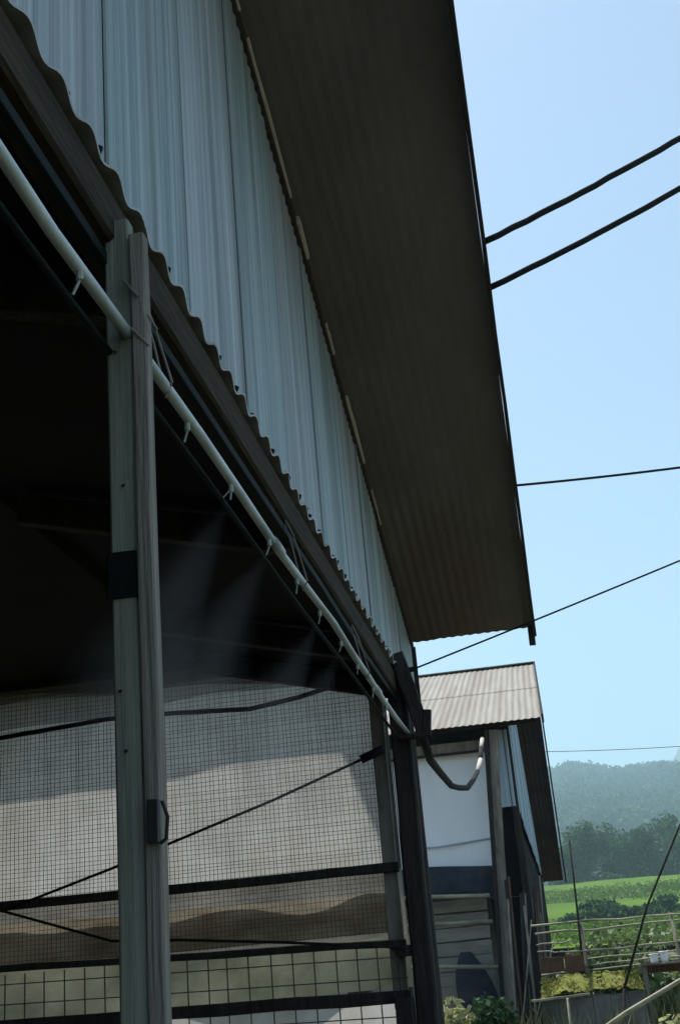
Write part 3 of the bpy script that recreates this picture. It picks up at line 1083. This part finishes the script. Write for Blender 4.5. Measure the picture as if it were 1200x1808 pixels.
# side wall of blue-grey sheets above a dark opening
yy = 14.52
k = 0
while yy < 25.1:
    y1 = min(yy + .9, 25.2)
    b = MB()
    lb = 3.40 + random.uniform(-.03, .03)
    b.corr((-.375 + .004 * (k % 2), yy, lb), (0, 0, 1), (0, 1, 0), (1, 0, 0), 1, y1 - yy + .02, amp=.008, per=6,
           lens=lambda d, yy=yy, lb=lb: (0, max(.02, sz(yy + d) - .04 - lb)))
    part(b, 'side_sheet', 'blue_sheet', shed)
    yy = y1
    k += 1
b = MB()
b.corr((-.56, 14.46, 3.40), (0, 0, 1), (1, 0, 0), (0, -1, 0), .86, .17, amp=.008, per=6)
part(b, 'side_sheet', 'blue_sheet', shed)
b = MB()
b.box(-.44, -.42, 14.6, 25.1, 2.45, 3.6)
part(b, 'interior_dark_sheet', 'void', shed)  # black sheet stands in for the shade inside the shed
b = MB()
b.box(-.62, -.44, 14.56, 14.58, 2.45, 4.25)
part(b, 'interior_dark_sheet', 'void', shed)  # same black stand-in for shade, at the front opening
b = MB()
b.box(-5.1, -5.05, 14.5, 25.2, gz(15), 4.3)
part(b, 'back_wall', 'blue_sheet', shed)
b = MB()
b.box(-5.0, -.42, 25.2, 25.25, gz(25), 3.35)
part(b, 'end_wall', 'shed_board', shed)
# boards below the panels
z = gz(14.6) + .05
while z < 2.45:
    for (a, e) in ((-3.6, -2.2), (-2.19, -.85)):
        b = MB()
        b.bar((a, 14.62, z + .07 + random.uniform(-.008, .008)), (e, 14.62, z + .07 + random.uniform(-.008, .008)), .02, .135, wob=.002, seg=4)
        part(b, 'board', 'shed_board', shed)
    z += .15
b = MB()
b.box(-.80, -.43, 14.66, 14.68, gz(14.6), 2.45)
part(b, 'infill', 'void', shed)
for (za, zb, m) in ((2.505, 2.455, 'bamboo'), (2.22, 2.19, 'bamboo'), (1.80, 1.735, 'bamboo')):
    b = MB()
    b.tube([(-3.0, 14.1, za + .06), (-1.5, 14.1, za), (-.78, 14.1, zb)], .022, 8)
    part(b, 'rail', m, shed, smooth=True)
# lower side of the shed: uprights
for k in range(9):
    yy = 14.9 + k * 1.2
    b = MB()
    b.bar((-.40 + random.uniform(-.02, .02), yy, gz(yy) - .1), (-.40, yy + random.uniform(-.1, .1), 2.5), .05, .05, hint=(0, 1, 0))
    part(b, 'upright', 'weathered', shed)

b = MB()


def tarp(u, v):
    x = -3.4 + 2.72 * u
    z = 2.80 + .03 * math.sin(x * 3) - v * (.30 + .03 * math.sin(x * 7))
    return (x, 14.30 - .05 * v + .02 * math.sin(x * 16) * v, z)


b.grid(tarp, 60, 6)
tag(b.build('blue_tarp', 'blue_tarp', smooth=True), 'dark blue tarpaulin rolled below the white panel of the far shed', 'tarpaulin')

# dark blue feed sack leaning on the shed boards
b = MB()


def sack(u, v):
    a = u * 2 * math.pi
    r = (.20 * (1 - v ** 3 * .75)) * (1 + .06 * math.sin(3 * a + v * 4))
    return (-1.02 + r * math.cos(a) * 1.1 - .1 * v, 14.36 + r * .6 * math.sin(a), gz(14.3) + .42 + v * .72)


b.box(-1.35, -.72, 14.2, 14.55, gz(14.3) - .05, gz(14.3) + .42)
crate = tag(MB().box(-1.35, -.72, 14.17, 14.56, gz(14.3) - .05, gz(14.3) + .41).build('wooden_block', 'weathered'), 'low wooden block under the blue sack at the shed front', 'block')
b = MB()
b.grid(sack, 24, 14)
tag(b.build('feed_sack', 'blue_tarp', smooth=True), 'dark blue feed sack standing against the boards of the far shed', 'sack')

# ------------------------------------------------------------------ poles leaning at the shed corner
pole_spots = []
for k in range(12):
    x0 = -.66 + k * .036
    pole_spots.append((x0 + random.uniform(-.02, .02), 13.62 + random.uniform(-.12, .15), x0 + .07 + random.uniform(-.06, .06), random.uniform(2.25, 2.68), random.uniform(.012, .019)))
kinds = [('weathered', 'grey'), ('dark_wood', 'blackish'), ('red_wood', 'rust-brown'), ('dark_wood', 'blackish'), ('weathered', 'grey'), ('dark_wood', 'blackish')]
for k, (x0, y0, x1, z1, r) in enumerate(pole_spots):
    b = MB()
    zg = gz(y0) - .05
    b.tube([(x0, y0, zg), (x0 + (x1 - x0) * .5 + random.uniform(-.015, .015), y0 + .15, (zg + z1) / 2), (x1, y0 + .3, z1)], r, 7, r * .8)
    o = b.build('leaning_pole', kinds[k % 6][0], smooth=True)
    tag(o, ORD[k] + ' pole from the left, ' + kinds[k % 6][1] + ', in the bundle leaning at the far shed corner', 'pole', 'poles leaning at the shed corner')

for k, (p0, p1, r, m, lab) in enumerate([
        ((-.30, 13.2, 1.55), (-.12, 13.1, 2.02), .008, 'bamboo', 'short pale stick propped on the fence beside the brown boards'),
        ((.02, 13.25, 1.50), (-.06, 13.1, 2.0), .007, 'weathered', 'thin grey stick crossing the short fence rails near the shed'),
        ((-.62, 13.4, 1.0), (-.36, 13.55, 2.15), .010, 'weathered', 'long grey stick slanting across the bundle of poles'),
        ((.95, 12.7, .9), (1.5, 13.1, 1.86), .009, 'weathered', 'grey stick slanting against the fence beyond the buckets')]):
    b = MB()
    q0, q1 = Vector(p0), Vector(p1)
    d = (q1 - q0)
    q0 = q0 - d * ((q0.z - gz(q0.y) + .03) / d.z)
    b.tube([q0, q0.lerp(q1, .5) + Vector((random.uniform(-.01, .01), 0, .005)), q1], r, 6, r * .7)
    tag(b.build('loose_stick', m, smooth=True), lab, 'stick')

# tall thin poles standing in the yard
b = MB()
b.tube([(.03, 13, .6), (.10, 13, 2.1), (.122, 13, 2.83)], .013, 7, .009)
tag(b.build('thin_pole', 'dark_wood', smooth=True), 'thin dark upright pole just beyond the far shed roof corner', 'pole')
b = MB()
b.tube([(.40, 12.0, 1.45), (.70, 12.0, 2.1), (1.075, 12.0, 2.72), (1.16, 12, 2.86)], .013, 7, .007)
b.tube([(.25, 12.0, .6), (.40, 12.0, 1.45)], .013, 7, .013)
tag(b.build('slanting_pole', 'dark_wood', smooth=True), 'thin dark pole slanting up to the right in front of the trees', 'pole')
b = MB()
b.tube([(-.22, 11, .98), (.35, 11, 1.28), (.81, 11, 1.485), (1.4, 11, 1.74)], .021, 8, .017)
tag(b.build('pale_pole', 'bamboo', smooth=True), 'pale bamboo pole laid aslant across the bottom of the yard', 'pole')
b = MB()
b.tube([(-.105, 11.5, .6), (-.10, 11.5, 1.1), (-.092, 11.5, 1.42)], .011, 6)
tag(b.build('pale_stake', 'bamboo', smooth=True), 'short pale stake standing before the mossy trough', 'stake')

# ------------------------------------------------------------------ bamboo fence
fence = root('bamboo_fence', (.6, 13.0, gz(13)), 'rough bamboo rail fence across the yard', 'fence')
for (za, zb, y, r, x0, x1) in ((2.075, 2.045, 13.0, .013, -.36, 1.9), (1.985, 2.02, 13.04, .014, -.33, 1.9), (1.90, 1.90, 13.1, .011, -.33, .05), (1.83, 1.80, 13.1, .011, -.33, .12),
                               (1.79, 1.83, 13.0, .014, -.02, 1.9), (1.72, 1.745, 13.06, .012, .08, 1.9), (1.665, 1.70, 13.0, .012, .08, 1.9), (1.61, 1.655, 13.05, .014, -.32, 1.9)):
    b = MB()
    b.tube([(x0 + (x1 - x0) * t, y + random.uniform(-.01, .01), za + (zb - za) * t + random.uniform(-.012, .012)) for t in np.linspace(0, 1, 9)], r * random.uniform(.65, .85), 7, r * .55)
    part(b, 'rail', 'bamboo', fence, smooth=True)
for x in (.13, 1.02, 1.85):
    b = MB()
    b.tube([(x, 13.03, gz(13) - .1), (x + random.uniform(-.05, .05), 13.03, 2.05 + random.uniform(-.06, .05))], .016, 7)
    part(b, 'fence_post', 'weathered', fence, smooth=True)
b = MB()
b.bar((-.30, 12.94, 1.70), (-.09, 12.94, 1.702), .02, .14, wob=.003, seg=4)
part(b, 'board', 'red_wood', fence)
b = MB()
b.bar((-.085, 12.945, 1.698), (.10, 12.945, 1.695), .02, .15, wob=.003, seg=4)
part(b, 'board', 'red_wood', fence)
b = MB()
b.bar((.62, 12.95, 1.60), (1.9, 12.95, 1.60), .02, .10, wob=.003, seg=8)
part(b, 'board', 'red_wood', fence)


def bucket(loc, r, h, label):
    t = root('white_bucket', loc, label, 'bucket')
    b = MB()
    x, y, z = loc

    def fn(u, v):
        a = u * 2 * math.pi
        rr = r * (.82 + .18 * v)
        return (x + rr * math.cos(a), y + rr * math.sin(a), z + h * v)
    b.grid(fn, 18, 4)
    b.v.append((x, y, z + .004))
    c = len(b.v) - 1
    for i in range(18):
        b.f.append((i * 5, (i + 1) * 5, c))
    part(b, 'body', 'white_plastic', t, smooth=True)
    b = MB()
    b.tube([(x + r * 1.02 * math.cos(a), y + r * 1.02 * math.sin(a), z + h) for a in np.linspace(0, 2 * math.pi, 19)], .006, 6)
    part(b, 'rim', 'white_plastic', t, smooth=True)


shelf = MB()
shelf.bar((.60, 12.84, 1.628), (1.2, 12.84, 1.628), .17, .02)
for x in (.64, 1.15):
    shelf.bar((x, 12.84, gz(12.8) - .05), (x, 12.84, 1.618), .04, .04, hint=(0, 1, 0))
tag(shelf.build('plank_shelf', 'weathered'), 'low plank shelf in front of the bamboo fence carrying white buckets', 'shelf')
bucket((.742, 12.84, 1.638), .042, .075, 'white plastic bucket on the plank shelf, nearer the slanting pole')
bucket((.835, 12.84, 1.638), .040, .090, 'taller white plastic bucket on the plank shelf beside the fence boards')

# ------------------------------------------------------------------ mossy trough, stump, shrubs
tr = root('mossy_trough', (.12, 12.6, gz(12.6)), 'grey concrete trough with yellow-green moss heaped on its top', 'trough')
b = MB()
for i in range(6):
    x0 = -.34 + i * .155
    b.box(x0, x0 + .152, 12.3 + random.uniform(-.01, .01), 12.9, gz(12.6) - .1, 1.40 + random.uniform(-.008, .008))
part(b, 'basin', 'concrete', tr)
b = MB()
b.bar((-.42, 12.26, 1.405), (.10, 12.26, 1.425), .05, .022, wob=.002, seg=5)
part(b, 'edge_strip', 'bamboo', tr)
b = MB()


def moss(u, v):
    x = -.33 + .92 * u
    y = 12.28 + .62 * v
    e = min(u, 1 - u, .25) * 4
    return (x, y, 1.405 + (.05 + .15 * v) * min(1, e + .25) + .007 * math.sin(x * 21 + y * 9) + .006 * math.sin(x * 47) + random.uniform(-.008, .008))


b.grid(moss, 60, 16)
part(b, 'moss_bed', 'moss', tr, smooth=True)
n = 1400
cx = rng.uniform(-.32, .58, n)
cy = rng.uniform(12.28, 12.88, n)
cz = 1.43 + (cy - 12.28) * .24 + rng.uniform(0, .03, n)
me = quads_mesh('moss_tuft', np.stack([cx - .12, cy - 12.6, cz - gz(12.6)], axis=1), rng.uniform(.005, .014, n), 'moss', aspect=2.2)
o = bpy.data.objects.new('moss_tuft', me)
COL.objects.link(o)
o.parent = tr
o["kind"] = "stuff"

bush((-.72, 12.0, gz(12)), .22, .84, 900, 'leaf_tree', 'dense dark bush between the pale bush and the mossy trough', name='dark_bush', leaf=.03)
bush((-1.12, 12.3, gz(12.3)), .36, .86, 900, 'leaf_pale', 'sunlit pale yellow-green bush at the foot of the far shed', name='pale_bush', leaf=.034)
bush((.62, 11.4, gz(11.4)), .24, .62, 420, 'leaf_pale', 'small yellow-green bush below the slanting bamboo pole', name='yellow_bush', leaf=.03)
bush((-.32, 11.2, gz(11.2)), .16, .42, 160, 'leaf_pale', 'small pale weed in front of the mossy trough', name='weed', leaf=.035, cat='weed')
for k, (x, y, r, h) in enumerate([(.05, 15.6, .45, .62), (.5, 16.6, .5, .7), (.95, 15.8, .42, .6), (1.35, 16.8, .5, .68), (1.8, 16.0, .45, .6), (.35, 24, .9, .85), (1.3, 27, 1.0, .9), (2.3, 25, .9, .8), (.8, 36, 1.3, 1.0), (2.4, 38, 1.4, 1.0), (3.6, 34, 1.2, .9)]):
    bush((x, y, gz(y)), r, h, 420, 'leaf_shrub', ORD[k] + ' mid-green leafy shrub from the far shed behind the bamboo fence', name='leafy_shrub', group='shrubs behind the bamboo fence', leaf=.065, cat='shrub')

# rank grass and weeds round the trough and under the fence
b = MB()
for k in range(2600):
    yy = random.uniform(11.6, 15.6)
    xx = random.uniform(-.35, 2.4) if random.random() < .8 else random.uniform(-1.5, -.3)
    if -.36 < xx < .62 and 12.25 < yy < 12.95:
        yy -= .75
    h = random.uniform(.25, .78) * (1.0 if yy < 12.2 else 1.05)
    a = random.uniform(0, 6.28)
    w = random.uniform(.004, .010)
    lx, ly = math.cos(a) * h * random.uniform(.1, .5), math.sin(a) * h * random.uniform(.1, .5)
    z0 = gz(yy) - .03
    wx, wy = -math.sin(a) * w, math.cos(a) * w
    n0 = len(b.v)
    b.v += [(xx - wx, yy - wy, z0), (xx + wx, yy + wy, z0), (xx + lx * .4 + wx * .8, yy + ly * .4 + wy * .8, z0 + h * .6), (xx + lx * .4 - wx * .8, yy + ly * .4 - wy * .8, z0 + h * .6), (xx + lx, yy + ly, z0 + h * .92)]
    b.f += [(n0, n0 + 1, n0 + 2, n0 + 3), (n0 + 3, n0 + 2, n0 + 4)]
M['weeds'] = mat('weeds', (0.07, 0.095, 0.03), (0.17, 0.17, 0.07), rough=0.7, scale=3, islands=0.5, trans=0.3, spec=0.2)
tag(b.build('weeds', 'weeds'), 'rank grass and weeds round the trough and under the bamboo fence', 'weeds', kind='stuff')

# ------------------------------------------------------------------ overhead wires
R_ATT = [((.07, 6.54, rz(6.54) + .02), (2.58, 7.41, 7.32), .021, .05, 'upper_wire', 'upper of two thick black cables leaving the roof edge against the sky'),
         ((.07, 6.885, rz(6.885) + .02), (2.57, 7.67, 7.09), .021, .05, 'lower_wire', 'lower of two thick black cables leaving the roof edge against the sky'),
         ((.07, 8.75, rz(8.75) + .02), (3.2, 9.9, 5.42), .010, .04, 'thin_wire', 'thin wire leaving the roof edge at mid height'),
         ((-.345, 3.66, 2.482), (2.6, 3.9, 3.42), .0028, .02, 'post_wire', 'thin wire rising from the corner post past the roof corner'),
         ((-2.0, 60, 11.6), (14, 60, 10.8), .014, .25, 'distant_wire', 'faint distant wire low in the sky above the ridge')]
for (a, e, r, dr, nm, lab) in R_ATT:
    b = MB()
    pts = sag(a, e, dr, 28)
    if .02 < r < .025:          # twisted cables are slightly lumpy
        pts = [p + Vector((0, random.uniform(-.002, .002), random.uniform(-.0035, .0035))) for p in pts]
    b.tube(pts, r, 8)
    tag(b.build('overhead_' + ('cable' if r > .02 and r < .025 else 'wire'), 'rubber', smooth=True), lab, 'cable' if r > .02 and r < .025 else 'wire')

# ------------------------------------------------------------------ haze
hz = bpy.data.materials.new('haze_air')
hz.use_nodes = True
nt = hz.node_tree
for n_ in list(nt.nodes):
    if n_.type == 'BSDF_PRINCIPLED':
        nt.nodes.remove(n_)
pv = nt.nodes.new('ShaderNodeVolumePrincipled')
pv.inputs['Color'].default_value = (0.60, 0.86, 0.99, 1)
pv.inputs['Density'].default_value = 0.00068
pv.inputs['Anisotropy'].default_value = 0.2
nt.links.new(pv.outputs[0], nt.nodes['Material Output'].inputs['Volume'])
b = MB().box(-2600, 2600, -420, 3250, -3, 430)
hob = b.build('haze', hz)
tag(hob, 'pale bluish haze filling the valley air', 'haze', kind='stuff')
